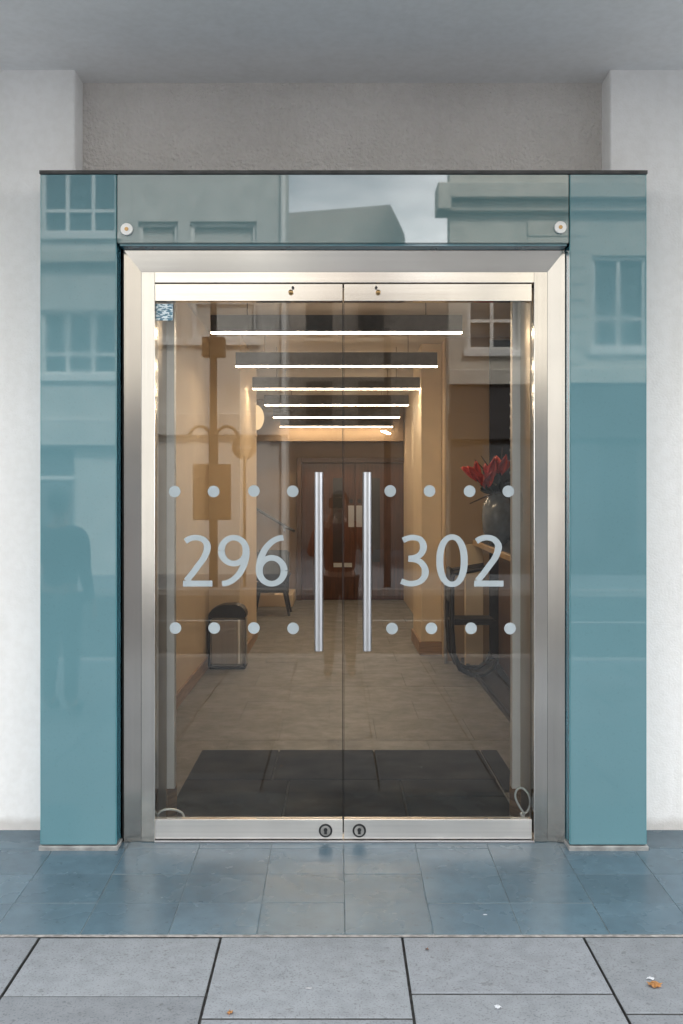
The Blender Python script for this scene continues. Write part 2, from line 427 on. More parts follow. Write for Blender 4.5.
LC = 3.02
def lw(x0, x1, y0, y1, z0=-.01, z1=LC + .02, mat='lobby_wall'): return MB().box(x0, x1, y0, y1, z0, z1).build('lobby_wall', mat, OB)
MB().box(-1.25, 1.2, 4.86, 15.4, LC, LC + .08).build('lobby_ceiling', 'lobby_ceiling', OB)
MB().box(-.86, .91, 4.44, 4.649, 2.56, 2.585).build('lobby_ceiling', 'lobby_ceiling', OB)
MB().box(-2.8, -1.251, 10.9, 15.4, LC + .2, LC + .28).build('lobby_ceiling', 'lobby_ceiling', OB)
MB().box(1.201, 2.5, 5.2, 9.6, LC + .0015, 3.10).build('lobby_ceiling', 'lobby_ceiling', OB)
MB().prism([(-.803, 4.43), (-.784, 4.618), (-.86, 4.618), (-.86, 4.43)], 'z', -.01, 2.56).build('reveal_panel', 'reveal', OB)
MB().prism([(.856, 4.43), (.849, 4.618), (.91, 4.618), (.91, 4.43)], 'z', -.01, 2.56).build('reveal_panel', 'reveal', OB)
MB().box(-.86, -.749, 4.62, 4.67, .155, 2.56).build('white_trim', 'white_strip', OB)
MB().box(.812, .91, 4.62, 4.67, .155, 2.56).build('white_trim', 'white_strip', OB)
MB().prism([(-.86, 4.61), (-.78, 4.61), (-.746, 4.675), (-.80, 4.95), (-.86, 4.95)], 'z', -.01, .154).build('skirting', 'skirting', OB)
MB().prism([(.91, 4.61), (.846, 4.61), (.809, 4.675), (.845, 4.866), (.91, 4.866)], 'z', -.01, .154).build('skirting', 'skirting', OB)
lw(-1.25, -.861, 4.85, 4.94)
lw(-1.26, -1.16, 4.941, 9.1); lw(-1.26, -.88, 9.101, 11.0); lw(-2.8, -.882, 10.9, 11.0 - .002)
lw(.911, 1.3, 4.80, 4.86); lw(1.2, 1.3, 4.861, 5.4)
lw(1.3, 2.45, 5.3, 5.399, z1=3.04, mat='nook'); lw(2.35, 2.45, 5.4, 9.34, z1=3.04, mat='nook'); lw(1.021, 2.45, 9.341, 9.45, z1=3.04, mat='nook')
MB().box(1.021, 1.12, 9.451, 15.2, -.01, LC).build('lobby_wall', 'lobby_wall', OB)
lw(-2.8, -.60, 15.2, 15.4, z1=LC + .28, mat='back_wall'); lw(1.13, 1.6, 15.2, 15.4, mat='back_wall'); lw(-.6, 1.13, 15.2, 15.4, z0=2.16, mat='back_wall')
lw(-2.8, -2.7, 11.0, 15.2, z1=LC + .28)
MB().box(-1.3, 1.0, 14.92, 15.19, 2.40, LC - .001).build('bulkhead', 'back_wall', OB)
MB().box(-1.16, -1.142, 4.95, 9.085, 0, .105).build('skirting', 'skirting', OB, .003)
MB().box(-1.16, -.862, 9.085, 9.10, 0, .105).build('skirting', 'skirting', OB, .003)
MB().box(-.88, -.862, 9.1005, 11.0, 0, .105).build('skirting', 'skirting', OB, .003)

PL = thing('lobby_pillar', 'square cream pillar with brown base right of the far wooden doors', 'pillar', (.87, 9.9, 0))
MB().box(.822, 1.02, 9.7, 10.7, .13, LC).build('shaft', 'cream_bright', PL, .004)
MB().box(.802, 1.02, 9.68, 10.72, .002, .13).build('base', 'skirting', PL, .004)

rects = []
for j in range(0, 18):
    for i in range(-5, 5):
        x0 = -.05 + .61 * i + (.3 if j % 2 else 0); 
        if j == 0:
            if x0 + .61 > -.86 and x0 < .91: rects.append((max(-.86, x0) + .001, min(.91, x0 + .61) - .001, 4.467, 4.999))
        else: rects.append((x0 + .001, x0 + .609, 4.39 + .61 * j + .001, 4.39 + .61 * j + .609))
fl = slabs('lobby_floor', 'lobby_floor', rects, lambda x, y: 0, .02, .0004, .03, 'grout_grey'); struct(fl)
struct(sheet('lobby_floor_bed', 'grout_grey', -3, 3, [4.86, 15.4], lambda x, y: 0, .003))
struct(sheet('carpet', 'carpet', 1.19, 2.4, [5.3, 9.4], lambda x, y: .005))
MB().box(1.165, 1.195, 4.87, 9.34, .001, .03).build('floor_edging', 'dark_metal', OB)

# entrance mat
rects = [(-.795, -.345, 5.29, 5.92), (-.335, .215, 5.29, 5.92), (.225, .845, 5.29, 5.92), (.855, .95, 5.10, 5.92),
         (-.795, -.255, 4.46, 5.28), (-.245, .33, 4.46, 5.28), (.34, .842, 4.46, 4.98), (.34, .842, 4.99, 5.28)]
struct(sheet('mat_well', 'joint', -.795, .842, [4.468, 5.92], lambda x, y: .003))
em = slabs('entrance_mat', 'mat', rects, lambda x, y: .014, .012, .004, .2)
tag(em, 'dark charcoal sectioned entrance mat on the floor just inside the glass doors', 'mat')

# ------------------------------------------------------------------ teal portal
YP = 4.263
gz = zt(0, YP)
for (x0, x1, side, lab) in ((-1.262, -.940, 1, 'tall teal glass-clad pillar on the left of the doors, reflecting a dark figure'),
                            (.996, 1.321, -1, 'tall teal glass-clad pillar on the right of the doors, reflecting a pale sash window')):
    p = thing('glass_pillar', lab, 'pillar', ((x0 + x1) / 2, YP + .12, gz), 'teal glass pillars flanking the doors')
    MB().box(x0, x1, YP, YP + .012, gz + .022, 2.876).build('glass_panel', 'teal', p, .0025, seg=2)
    xi = x1 if side > 0 else x0; xo = x0 if side > 0 else x1
    MB().box(min(xi, xi - side * .012), max(xi, xi - side * .012), YP + .0135, YP + .095, gz + .022, 2.560 if 0 else 2.876).build('return_panel', 'teal_side', p, .001)
    MB().box(min(xo, xo + side * .012), max(xo, xo + side * .012), YP + .0135, YW - .001, .0, 2.876).build('return_panel', 'teal_side', p, .001)
    MB().box(x0 + .014, x1 - .014, YP + .014, YW - .002, 0.005, 2.87).build('core', 'dark_metal', p)
    MB().box(x0 - .006, x1 + .008, YP - .008, YP + .10, gz - .012, gz + .018).build('base_plate', 'plate', p, .002)
    # thin paler edge of the laminated glass
    for xe in (x0, x1): MB().box(xe - .001, xe + .001, YP + .002, YP + .010, gz + .024, 2.874).build('glass_edge', 'teal_edge', p)

H = thing('glass_header', 'grey teal glass panel over the doors with two round bolts, reflecting sky and rooftops', 'panel', (.03, YP + .1, 2.579))
MB().box(-.927 - .008, .990, YP, YP + .012, 2.583, 2.876).build('glass_panel', 'teal_header', H, .0025, seg=2)
MB().box(-.927, .985, YP + .0125, YP + .082, 2.574, 2.586).build('underside_panel', 'teal_side', H, .001)
MB().box(-.93, .985, YP + .014, YR - .002, 2.588, 2.87).build('core', 'dark_metal', H)
for bx, bz in ((-.893, 2.640), (.953, 2.648)):
    bo = MB().cyl((bx, YP - .012, bz), (bx, YP, bz), .026, 28).build('standoff_bolt', 'white_trim', H, .002, True)
    MB().cyl((bx, YP - .0135, bz), (bx, YP - .012, bz), .0085, 16).build('screw', 'brass', bo)
MB().box(-.905, -.86, YP - .0006, YP - .0001, 2.605, 2.613).build('label_mark', 'label', H) if 0 else None
cap = MB().box(-1.266, 1.325, YP - .006, YR - .001, 2.877, 2.892).build('cap_flashing', 'cap', None, .001, org=(.03, 4.4, 2.877))
tag(cap, 'thin dark metal capping strip along the top of the teal portal', 'capping')

# ------------------------------------------------------------------ steel door frame
YF = 4.345
FR = thing('door_frame', 'broad brushed stainless steel frame around the double glass doors', 'door frame', (.03, YF + .05, 0))
cx = .0345; ho, hm, hi = .958, .8855, .8255; zo, zm, zi = 2.572, 2.482, 2.434
for s in (-1, 1):   # splayed outer leaf, mitred at the corner
    mb = MB(); bm = mb.bm
    a = [(cx + s * ho, YF, 0), (cx + s * hm, YF + .018, 0), (cx + s * hm, YF + .018, zm), (cx + s * ho, YF, zo)]
    mb.open = False
    fr = [bm.verts.new(p) for p in a]; bk = [bm.verts.new((p[0], YF + .10, p[2])) for p in a]
    bm.faces.new(fr); bm.faces.new(bk[::-1])
    for i in range(4): bm.faces.new((fr[i], bk[i], bk[(i + 1) % 4], fr[(i + 1) % 4]))
    mb.build('jamb', 'steel_d', FR)
    MB().box(min(cx + s * (hm - .001), cx + s * hi), max(cx + s * (hm - .001), cx + s * hi), YF + .008, YF + .10, .0, zm - .0005).build('inner_jamb', 'steel_v', FR, .0015)
    MB().box(min(cx + s * (ho + .001), cx + s * (ho + .012)), max(cx + s * (ho + .001), cx + s * (ho + .012)), YF + .02, YF + .2, 0, zo).build('gasket', 'black_gap', FR)
mb = MB(); bm = mb.bm
a = [(cx - ho, YF, zo), (cx + ho, YF, zo), (cx + hm, YF + .018, zm), (cx - hm, YF + .018, zm)]
fr = [bm.verts.new(p) for p in a]; bk = [bm.verts.new((p[0], YF + .10, p[2])) for p in a]
bm.faces.new(fr); bm.faces.new(bk[::-1])
for i in range(4): bm.faces.new((fr[i], bk[i], bk[(i + 1) % 4], fr[(i + 1) % 4]))
mb.build('head', 'steel_h', FR)
MB().box(cx - hi, cx + hi, YF + .008, YF + .10, zi, zm - .001).build('inner_head', 'steel_h', FR, .0015)
MB().box(cx - hi, cx + hi, YF - .005, YF + .12, -.006, .006).build('threshold', 'chrome', FR, .001)
MB().box(cx - hi, cx + hi, YF + .07, YF + .10, zi - .004, zi - .0005).build('gasket', 'black_gap', FR)

# ------------------------------------------------------------------ glass doors
YD = 4.375
def catmull(pts, n=10):
    P = [Vector((*p, 0)) for p in pts]; P = [P[0] * 2 - P[1]] + P + [P[-1] * 2 - P[-2]]; o = []
    for i in range(1, len(P) - 2):
        for k in range(n):
            t = k / n; a, b_, c, d = P[i - 1:i + 3]
            o.append(.5 * ((2 * b_) + (c - a) * t + (2 * a - 5 * b_ + 4 * c - d) * t * t + (3 * b_ - a - 3 * c + d) * t ** 3))
    o.append(P[-2]); return o
class Glyph:
    def __init__(s): s.mb = MB(); s.mb.open = True; s.k = 0
    def poly(s, pts, ox, oz, sc_):
        y = YD - .0010 - s.k * .00025
        s.mb.bm.faces.new([s.mb.bm.verts.new((ox + p[0] * sc_, y, oz + p[1] * sc_)) for p in pts])
    def ribbon(s, pts, w0, ox, oz, sc_, w1=None):
        C = catmull(pts); n = len(C); y = YD - .0010 - s.k * .00025; s.k += 1; L = []; bm = s.mb.bm
        for i, p in enumerate(C):
            tg = (C[min(n - 1, i + 1)] - C[max(0, i - 1)]).normalized(); nr = Vector((-tg.y, tg.x, 0))
            h = (w0 + (w1 - w0) * abs(tg.x) if w1 else w0) / 2
            L.append([bm.verts.new((ox + q.x * sc_, y, oz + q.y * sc_)) for q in (p + nr * h, p - nr * h)])
        for A, B in zip(L, L[1:]): bm.faces.new((A[0], B[0], B[1], A[1]))
    def ring(s, c, ro, ri, ox, oz, sc_, n=56):
        y = YD - .0010 - s.k * .00025; s.k += 1; bm = s.mb.bm; V = []
        for i in range(n):
            t = 2 * math.pi * i / n; e = .92
            cs, sn = math.cos(t), math.sin(t)
            f = lambda v: math.copysign(abs(v) ** e, v)
            V.append([bm.verts.new((ox + (c[0] + f(cs) * r[0]) * sc_, y, oz + (c[1] + f(sn) * r[1]) * sc_)) for r in (ro, ri)])
        for i in range(n): A, B = V[i], V[(i + 1) % n]; bm.faces.new((A[0], B[0], B[1], A[1]))
SW, SH = .138, .108
def digit(g, ch, ox, oz, s):
    if ch == '0': g.ring((.30, .5), (.305, .51), (.168, .405), ox, oz, s)
    if ch == '2':
        g.ribbon([(.045, .875), (.13, .925), (.25, .948), (.38, .915), (.462, .82), (.463, .70), (.405, .555), (.30, .41), (.19, .26), (.065, .11)], SW, ox, oz, s, SH)
        g.k += 1; g.poly([(.0, .0), (.57, .0), (.57, .115), (.0, .115)], ox, oz, s); g.k += 1
    if ch == '3':
        g.ribbon([(.045, .895), (.14, .935), (.25, .948), (.37, .915), (.435, .82), (.43, .70), (.36, .60), (.25, .555), (.15, .545)], SW, ox, oz, s, SH)
        g.ribbon([(.15, .535), (.28, .52), (.40, .46), (.472, .34), (.465, .21), (.39, .11), (.27, .062), (.14, .06), (.01, .105)], SW, ox, oz, s, SH)
    def six(f):
        g.ribbon([f(p) for p in ((.545, .945), (.45, .93), (.33, .87), (.21, .75), (.125, .59), (.085, .43), (.078, .30))], SW, ox, oz, s, SH)
        pts = [(.318 + .24 * math.cos(a), .305 + .25 * math.sin(a)) for a in [2 * math.pi * k / 20 for k in range(21)]]
        g.ribbon([f(p) for p in pts], SW, ox, oz, s, SH)
    if ch == '6': six(lambda p: p)
    if ch == '9': six(lambda p: (.62 - p[0], 1 - p[1]))

def px(x, d): return (x - VX) * d / F
def pz(y, d): return CAMZ - (y - VY) * d / F
XL0, XL1, XR0, XR1 = -.797, .0265, .0325, .852
ZB, ZT = .010, 2.431
def door(x0, x1, meet, text, tx, dots, hx, lock_x, piv_x, lab, glabel):
    d = thing('glass_door', lab, 'door', ((x0 + x1) / 2, YD, ZB), 'pair of glass entrance doors')
    MB().box(x0, x1, YD, YD + .012, ZB + .084, ZT - .0755).build('glass_pane', 'glass', d)
    for xe in (x0, x1):
        MB().box(xe - .0012, xe + .0012, YD + .0005, YD + .0115, ZB + .084, ZT - .0755).build('edge_seal', 'dark_metal', d)
    tr_ = MB().box(x0, x1, YD - .014, YD + .026, ZT - .075, ZT).build('top_rail', 'steel_h', d, .0012)
    piv = MB().sph((piv_x, YD - .022, ZT - .038), .011, seg=14).build('pivot_screw', 'brass', tr_, smooth=True)
    MB().cyl((piv_x + .009 * (1 if x0 < 0 else -1), YD - .024, ZT - .018), (piv_x + .009 * (1 if x0 < 0 else -1), YD - .0142, ZT - .018), .006, 12).build('pivot_pin', 'black', tr_)
    br_ = MB().box(x0, x1, YD - .014, YD + .026, ZB, ZB + .0835).build('bottom_rail', 'steel_rail', d, .0012)
    lz = pz(830.5, YD - .014)
    lk = MB().cyl((lock_x, YD - .017, lz), (lock_x, YD - .0142, lz), .0295, 30).build('lock', 'dark_metal', br_, smooth=True)
    MB().cyl((lock_x, YD - .0205, lz), (lock_x, YD - .0172, lz), .0215, 30).build('lock_ring', 'plate', lk, smooth=True)
    kh = MB().cyl((lock_x, YD - .0225, lz + .005), (lock_x, YD - .0207, lz + .005), .0085, 16); kh.box(lock_x - .006, lock_x + .006, YD - .0222, YD - .0207, lz - .014, lz + .003)
    kh.build('keyhole', 'dark_metal', lk)
    yh = 4.305; zh0, zh1 = pz(651, yh), pz(472, yh)
    h = MB().cyl((hx, yh, zh0), (hx, yh, zh1), .0185, 28).build('pull_handle', 'chrome', d, .0015, True)
    for z in (zh0 + .09, zh1 - .09):
        MB().cyl((hx, yh + .017, z), (hx, YD - .0001, z), .010, 16).build('handle_mount', 'chrome', h, 0, True)
    hb = MB().cyl((hx, YD + .075, zh0), (hx, YD + .075, zh1), .0165, 24).build('pull_handle', 'dark_metal', d, .0015, True)
    for z in (zh0 + .09, zh1 - .09):
        MB().cyl((hx, YD + .0125, z), (hx, YD + .062, z), .009, 12).build('handle_mount', 'dark_metal', hb, 0, True)
    # vinyl numbers and dots on the outer face
    g = Glyph(); s = .226; oz = pz(586.5, YD)
    for ch, x in zip(text, tx): digit(g, ch, px(x, YD), oz, s)
    n = g.mb.build('door_number', 'vinyl', d); n['label'] = glabel
    for (x, y) in dots:
        mb = MB(); mb.cyl((px(x, YD), YD - .0006, pz(y, YD)), (px(x, YD), YD - .0001, pz(y, YD)), .0255, 32)
        mb.build('dot_marker', 'vinyl', d)
    return d
dL = door(XL0, XL1, 1, '296', (183, 218.2, 255.3), [(174.7, 491.5), (213.6, 491.5), (253.9, 491), (292.7, 491.3), (175.4, 628), (214.2, 628), (253.8, 628), (293.1, 628.3)],
     px(318.8, 4.305), px(325.6, YD), px(291, YD), 'left glass door with frosted number 296 and a small notice in its top corner', 'frosted number 296')
dR = door(XR0, XR1, -1, '302', (400.6, 436.5, 474), [(390.2, 491), (429.5, 491), (469.6, 491.2), (508.3, 491.3), (392, 628.5), (431.4, 628.3), (471, 628.3), (510, 628.5)],
     px(367.2, 4.305), px(359.2, YD), px(378, YD), 'right glass door with frosted number 302 on the pane', 'frosted number 302')
sx0, sx1, sz0, sz1 = px(156, YD), px(173, YD), pz(320.5, YD), pz(304, YD)
MB().box(sx0, sx1, YD - .0009, YD - .0002, sz0, sz1).build('notice', 'sticker', dL)

# loops of clear cable behind the bottom corners
def loop(name, pts, lab, cat='cable'):
    C = []
    n = len(pts); V = [Vector(p) for p in pts]
    V = [V[0] * 2 - V[1]] + V + [V[-1] * 2 - V[-2]]
    for i in range(1, len(V) - 2):
        for k in range(8):
            t = k / 8; a, b_, c, e = V[i - 1:i + 3]
            C.append(.5 * ((2 * b_) + (c - a) * t + (2 * a - 5 * b_ + 4 * c - e) * t * t + (3 * b_ - a - 3 * c + e) * t ** 3))
    C.append(V[-2]); o = MB().tube(C, .0052, 8).build(name, 'wire', None, 0, True, org=tuple(V[1]))
    return tag(o, lab, cat)
yl = YD + .045
loop('cable_loop', [(px(x, yl), yl + dy, pz(y, yl)) for x, y, dy in ((157, 822, 0), (159, 813, 0), (165, 810, .005), (174, 810.5, .01), (182, 814, .01), (185, 822, 0))],
     'low clear cable loop arching over the left door bottom rail')
loop('cable_loop', [(px(x, yl), yl + dy, pz(y, yl)) for x, y, dy in ((520, 822, 0), (524, 815, 0), (519, 806, .004), (515.5, 797, .006), (517, 790, .004), (522, 788, 0), (527.5, 793, -.003), (530, 802, 0), (527, 812, .003), (521, 814, .006), (526, 819, 0))],
     'upright clear cable loop at the right door bottom corner')

# ------------------------------------------------------------------ lobby lights
spec = [(333, 211, 462), (367, 235, 438), (390, 252, 420), (405, 264, 408), (417.5, 273, 400), (427, 280, 392)]
labs = ['nearest and widest grey light baffle across the lobby ceiling', 'second grey light baffle from the doors', 'third grey light baffle from the doors',
        'fourth grey light baffle from the doors', 'fifth grey light baffle, next to last before the back', 'farthest and narrowest grey light baffle at the lobby back']
W0 = 1.662; zl = 2.60
L0 = None
for i, lab in enumerate(labs):
    d = 6.62 + 1.635 * i
    if L0 is None:
        L0 = thing('linear_light', lab, 'ceiling light', (0, d, zl), 'linear lights across the lobby ceiling')
        MB().box(-W0 / 2, W0 / 2, d - .02, d + .02, zl + .006, zl + .117).build('baffle', 'fin', L0, .002)
        for wx in (-W0 / 2 + .24, W0 / 2 - .24): MB().cyl((wx, d, zl + .116), (wx, d, LC - .0005), .0025, 6).build('suspension_wire', 'dark_metal', L0)
        MB().box(-W0 / 2 + .003, W0 / 2 - .003, d - .016, d + .016, zl - .002, zl + .0055).build('led_strip', 'led', L0)
    else:
        c = copy_tree(L0); c.location = (0, d, zl); c['label'] = lab
sp = MB().prism([(px(380, 13.2), 13.0), (px(388, 13.2), 13.5), (px(392, 13.2), 13.5), (px(384, 13.2), 13.0)], 'z', 2.405, 2.418).build('panel_light', 'spot', None, org=(px(385, 13.2), 13.2, 2.405))
sp.location.z = LC - .02 if 0 else 2.405
tag(sp, 'small bright slanted light panel under the farthest baffle', 'ceiling light')
S = thing('wall_sconce', 'glowing half round wall light on the cream wall end', 'wall light', (-.88, 10.75, 2.41))
mb = MB()
for k in range(9):
    pass
prof = [(-.88 + .085 * math.sin(math.pi * k / 16), 2.41 - .135 * math.cos(math.pi * k / 16)) for k in range(17)]
mb.prism(prof, 'y', 10.90, 10.985); mb.build('shade', 'sconce', S, .004)
MB().box(-.88, -.872, 10.89, 10.992, 2.20, 2.235).build('bracket', 'brass', S)

# ------------------------------------------------------------------ pedal bin
B = thing('waste_bin', 'steel waste bin with black curved lid against the left lobby wall', 'bin', (-.98, 9.0, 0))
bx0, bx1, by0, by1 = -1.135, -.805, 8.86, 9.075
MB().box(bx0 + .012, bx1 - .012, by0 + .008, by1, .03, .455).build('body', 'stain_steel', B, .018, True, seg=3)
MB().box(bx0 + .002, bx1 - .002, by0, by1 + .004, .001, .03).build('base', 'black', B, .008)
MB().box(bx1 - .0125, bx1 - .001, by0 + .03, by1 - .03, .03, .455).build('side_panel', 'chrome', B, .004)
pr = [(bx0, .455), (bx1, .455), (bx1 + .002, .50), (bx1 - .03, .552), (bx1 - .09, .575), (bx0 + .12, .57), (bx0 + .04, .54), (bx0 - .002, .49)]
MB().prism(pr, 'y', by0 - .004, by1 + .004).build('lid', 'black', B, .008, True, seg=2)
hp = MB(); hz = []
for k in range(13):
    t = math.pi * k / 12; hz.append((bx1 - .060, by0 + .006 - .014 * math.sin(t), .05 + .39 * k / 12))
hp.tube(hz, .011, 12).build('painted_highlight', 'white_strip', B, 0, True)  # pale strip added in the shape of the highlight on the steel corner
MB().box(bx0 - .004, bx0 + .014, by0 + .01, by1, .02, .47).build('side_band', 'black', B, .004)

# ------------------------------------------------------------------ lounge chair
C0 = thing('lounge_chair', 'low black lounge chair with splayed legs near the stairs', 'chair', (-.80, 13.3, 0))
MB().box(-1.08, -.64, 13.05, 13.55, .30, .43).build('seat', 'fabric_dark', C0, .03, True, seg=3)
mb = MB().prism([(13.42, .40), (13.54, .40), (13.66, .82), (13.56, .84)], 'x', -1.08, -.64); mb.build('backrest', 'fabric_dark', C0, .025, True, seg=2)
for x, dx in ((-1.04, -.05), (-.68, .06)):
    for y, dy in ((13.10, -.05), (13.5, .06)):
        MB().cyl((x + dx, y + dy, 0), (x, y, .30), .014, 10, .022).build('leg', 'black', C0)
for x in (-1.10, -.66): MB().box(x, x + .05, 13.06, 13.52, .50, .54).build('armrest', 'fabric_dark', C0, .012, seg=2)
for x in (-1.085, -.635): MB().box(x - .012, x + .012, 13.10, 13.13, .30, .50).build('arm_support', 'black', C0)

# stairs and rail at the back left
ST = thing('staircase', 'pale stairs rising to the left behind the black lounge chair', 'stairs', (-1.3, 14.6, 0))
for k in range(8): MB().box(-2.69, -.62 - .26 * k, 14.2, 15.19, .17 * k + .001, .17 * (k + 1)).build('step', 'lobby_wall', ST, .006)
HR = thing('handrail', 'sloping black handrail on the back wall left of the wooden doors', 'handrail', (-.8, 15.1, 1.1))
MB().tube([(px(250, 15.1), 15.1, pz(505, 15.1)), (px(288, 15.1), 15.1, pz(528, 15.1)), (px(293, 15.1), 15.1, pz(530, 15.1)), (px(293.5, 15.1), 15.17, pz(531, 15.1))], .022, 10).build('rail', 'black', HR, 0, True)
for q in (255, 284):
    MB().cyl((px(q, 15.1), 15.1, pz(505 + (q - 250) * .605, 15.1) - .02), (px(q, 15.1), 15.199, pz(505 + (q - 250) * .605, 15.1) - .09), .014, 8).build('bracket', 'black', HR)

# wooden double doors at the back
DF = thing('wooden_doorframe', 'dark timber frame around the wooden double doors at the back', 'door frame', (.30, 15.2, 0))
MB().box(-.60, -.53, 15.14, 15.3, 0, 2.16).build('jamb', 'wood_frame', DF, .004)
MB().box(1.06, 1.13, 15.14, 15.3, 0, 2.16).build('jamb', 'wood_frame', DF, .004)
MB().box(-.529, 1.059, 15.25, 15.30, 0, 2.084).build('gap_blocker', 'black_gap', DF)  # added black backing, keeps brightness beyond from showing between the leaves
MB().box(-.529, 1.059, 15.141, 15.3, 2.085, 2.159).build('head', 'wood_frame', DF, .004)
def leaf(x0, x1, vp, pl, lab):
    d = thing('wooden_door', lab, 'door', ((x0 + x1) / 2, 15.2, 0), 'wooden double doors at the back')
    MB().box(x0, x1, 15.2, 15.245, .006, 2.083).build('leaf', 'wood_dark', d, .003)
    MB().box(vp[0], vp[1], 15.192, 15.1995, .58, 1.855).build('vision_panel', 'dark_glass', d)
    MB().box(pl[0], pl[1], 15.19, 15.1995, 1.11, 1.435).build('push_plate', 'chrome', d, .002)
    MB().cyl(((pl[0] + pl[1]) / 2, 15.18, 1.505), ((pl[0] + pl[1]) / 2, 15.1995, 1.505), .03, 16).build('lock_cylinder', 'black', d)
    return d
a = leaf(-.526, .277, (-.055, .088), (.178, .268), 'left wooden door leaf with tall black glazed slot')
b2 = leaf(.282, 1.056, (.535, .66), (.30, .39), 'right wooden door leaf half hidden behind the pull handle')
MB().box(-.045, .082, 15.189, 15.1915, .50, .565).build('sign_plate', 'label', a)
MB().box(.108, .235, 15.194, 15.1994, .50, .565).build('sign_plate', 'label', a)

# ------------------------------------------------------------------ reception nook
RC = thing('reception_counter', 'reception counter with a pale oak edge and dark open front', 'counter', (1.3, 7.4, 0))
def ctop(z0, z1, off, wdt): return [(1.075 + off, 5.7), (1.225 + off, 9.0), (1.225 + off + wdt, 9.0), (1.075 + off + wdt, 5.7)]
MB().prism(ctop(0, 0, 0, .03), 'z', 1.10, 1.14).build('front_edge', 'oak', RC, .003)
MB().prism(ctop(0, 0, .0305, .42), 'z', 1.105, 1.138).build('worktop', 'dark_metal', RC)
MB().prism([(1.26, 5.75), (1.41, 8.7), (1.43, 8.7), (1.28, 5.75)], 'z', .09, 1.104).build('front_panel', 'wood_dark', RC)
MB().prism([(1.26, 5.76), (1.40, 8.7), (1.44, 8.7), (1.30, 5.76)], 'z', .006, .0895).build('plinth', 'black', RC)
MB().box(1.16, 1.32, 9.0, 9.06, .006, 1.10).build('end_panel', 'cream_bright', RC, .003)
MB().cyl((px(445.5, 9.2), 9.2, .001), (px(445.5, 9.2), 9.2, .80), .018, 14).build('post', 'chrome', RC, 0, True)

WP = thing('directory_panel', 'tall black wall panel with a column of small pale studs', 'wall panel', (1.56, 9.34, .9))
MB().box(1.425, 1.72, 9.30, 9.34, .02, 2.99).build('board', 'black', WP)
for k in range(12):
    z = pz(383 + 11.2 * k, 9.3); MB().box(px(509.5, 9.3), px(512, 9.3), 9.293, 9.2995, z - .012, z + .012).build('stud', 'label', WP)

VS = MB().lathe([(.055, 0), (.085, .03), (.118, .12), (.128, .22), (.118, .31), (.085, .375), (.05, .405), (.052, .425), (.046, .425), (.04, .39)], (1.288, 8.0, 1.14)).build('vase', 'vase', None, 0, True, org=(1.288, 8.0, 1.14))
tag(VS, 'large dark grey glazed vase on the reception counter holding red flowers', 'vase')
def petal(mb, c, ax, L, Wd, bend):
    """a cupped heart-shaped petal made of a curved grid with thickness"""
    ax = Vector(ax).normalized(); sd_ = ax.cross(Vector((0, -1, .2))).normalized(); nm = sd_.cross(ax)
    rows = []
    for i in range(6):
        t = i / 5; wd = Wd * math.sin(math.pi * min(1, .12 + t * .85)) ** .7
        rows.append([mb.bm.verts.new(Vector(c) + ax * (L * t) + sd_ * wd * u + nm * (bend * (u * u - .4) * L - .25 * L * t * t)) for u in (-1, -.5, 0, .5, 1)])
    for A, B_ in zip(rows, rows[1:]):
        for k in range(4): mb.bm.faces.new((A[k], A[k + 1], B_[k + 1], B_[k]))
fl_specs = [((477, 480), 'red flower leaning left out of the grey vase', (-.55, 0, 1)),
            ((490, 477), 'red flower in the middle of the vase bunch', (.05, 0, 1)),
            ((500, 473), 'tall red flower rising on the right of the vase bunch', (.2, 0, 1)),
            ((486, 486), 'low red flower just above the vase rim', (-.2, -.4, .8))]
for (fx, fy), lab, ax in fl_specs:
    c = Vector((px(fx, 7.95), 7.95, pz(fy, 7.95)))
    f = thing('red_flower', lab, 'flower', (1.288, 8.0, 1.52), 'red flowers in the grey vase')
    MB().tube([(1.288, 8.0, 1.50), (1.288 + (c.x - 1.288) * .5, 7.99, (1.5 + c.z) / 2 + .01), tuple(c)], .006, 6).build('stem', 'stem', f)
    mb = MB(); mb.open = True
    for k in range(5):
        an = k * 1.26 + fx; a3 = Vector(ax) + Vector((math.cos(an) * .55, math.sin(an) * .55, 0))
        petal(mb, c, a3, .09 + .08 * ((k * 37 + int(fx)) % 10) / 10, .030, .4)
    o = mb.build('petals', 'red', f, 0, True)
    sm = o.modifiers.new('thickness', 'SOLIDIFY'); sm.thickness = .003
for pts, lab in (([(1.27, 8.0, 1.5), (1.19, 7.98, 1.66), (1.165, 7.96, 1.75), (1.10, 7.95, 1.82)], 'bare dark twig curving left above the red flowers'),
                 ([(1.28, 8.0, 1.5), (1.22, 7.98, 1.70), (1.20, 7.97, 1.78), (1.15, 7.95, 1.85)], 'second bare dark twig rising among the red flowers'),
                 ([(1.295, 8.0, 1.5), (1.31, 7.99, 1.75), (1.325, 7.98, 1.92)], 'straight thin twig standing above the red flowers'),
                 ([(1.27, 8.0, 1.545), (1.18, 7.93, 1.525), (1.05, 7.88, 1.47)], 'thin drooping twig hanging left below the red flowers')):
    tag(MB().tube(pts, [.008, .006, .004] if len(pts) == 3 else [.008, .007, .005, .003], 6).build('twig', 'stem', None, 0, True, org=pts[0]), lab, 'twig', 'twigs in the grey vase')
mb = MB(); mb.open = True
for k in range(12):
    an = k * .53; petal(mb, Vector((1.288 + .02 * math.cos(an), 8 + .02 * math.sin(an), 1.56)), (math.cos(an), math.sin(an) * .8, .6 + .4 * math.sin(k * 2.1)), .13, .03, .3)
o = mb.build('foliage', 'leaf_dark', None, 0, True, org=(1.288, 8, 1.56)); sm = o.modifiers.new('thickness', 'SOLIDIFY'); sm.thickness = .003
tag(o, 'dark leafy greenery filling the neck of the grey vase', 'foliage')

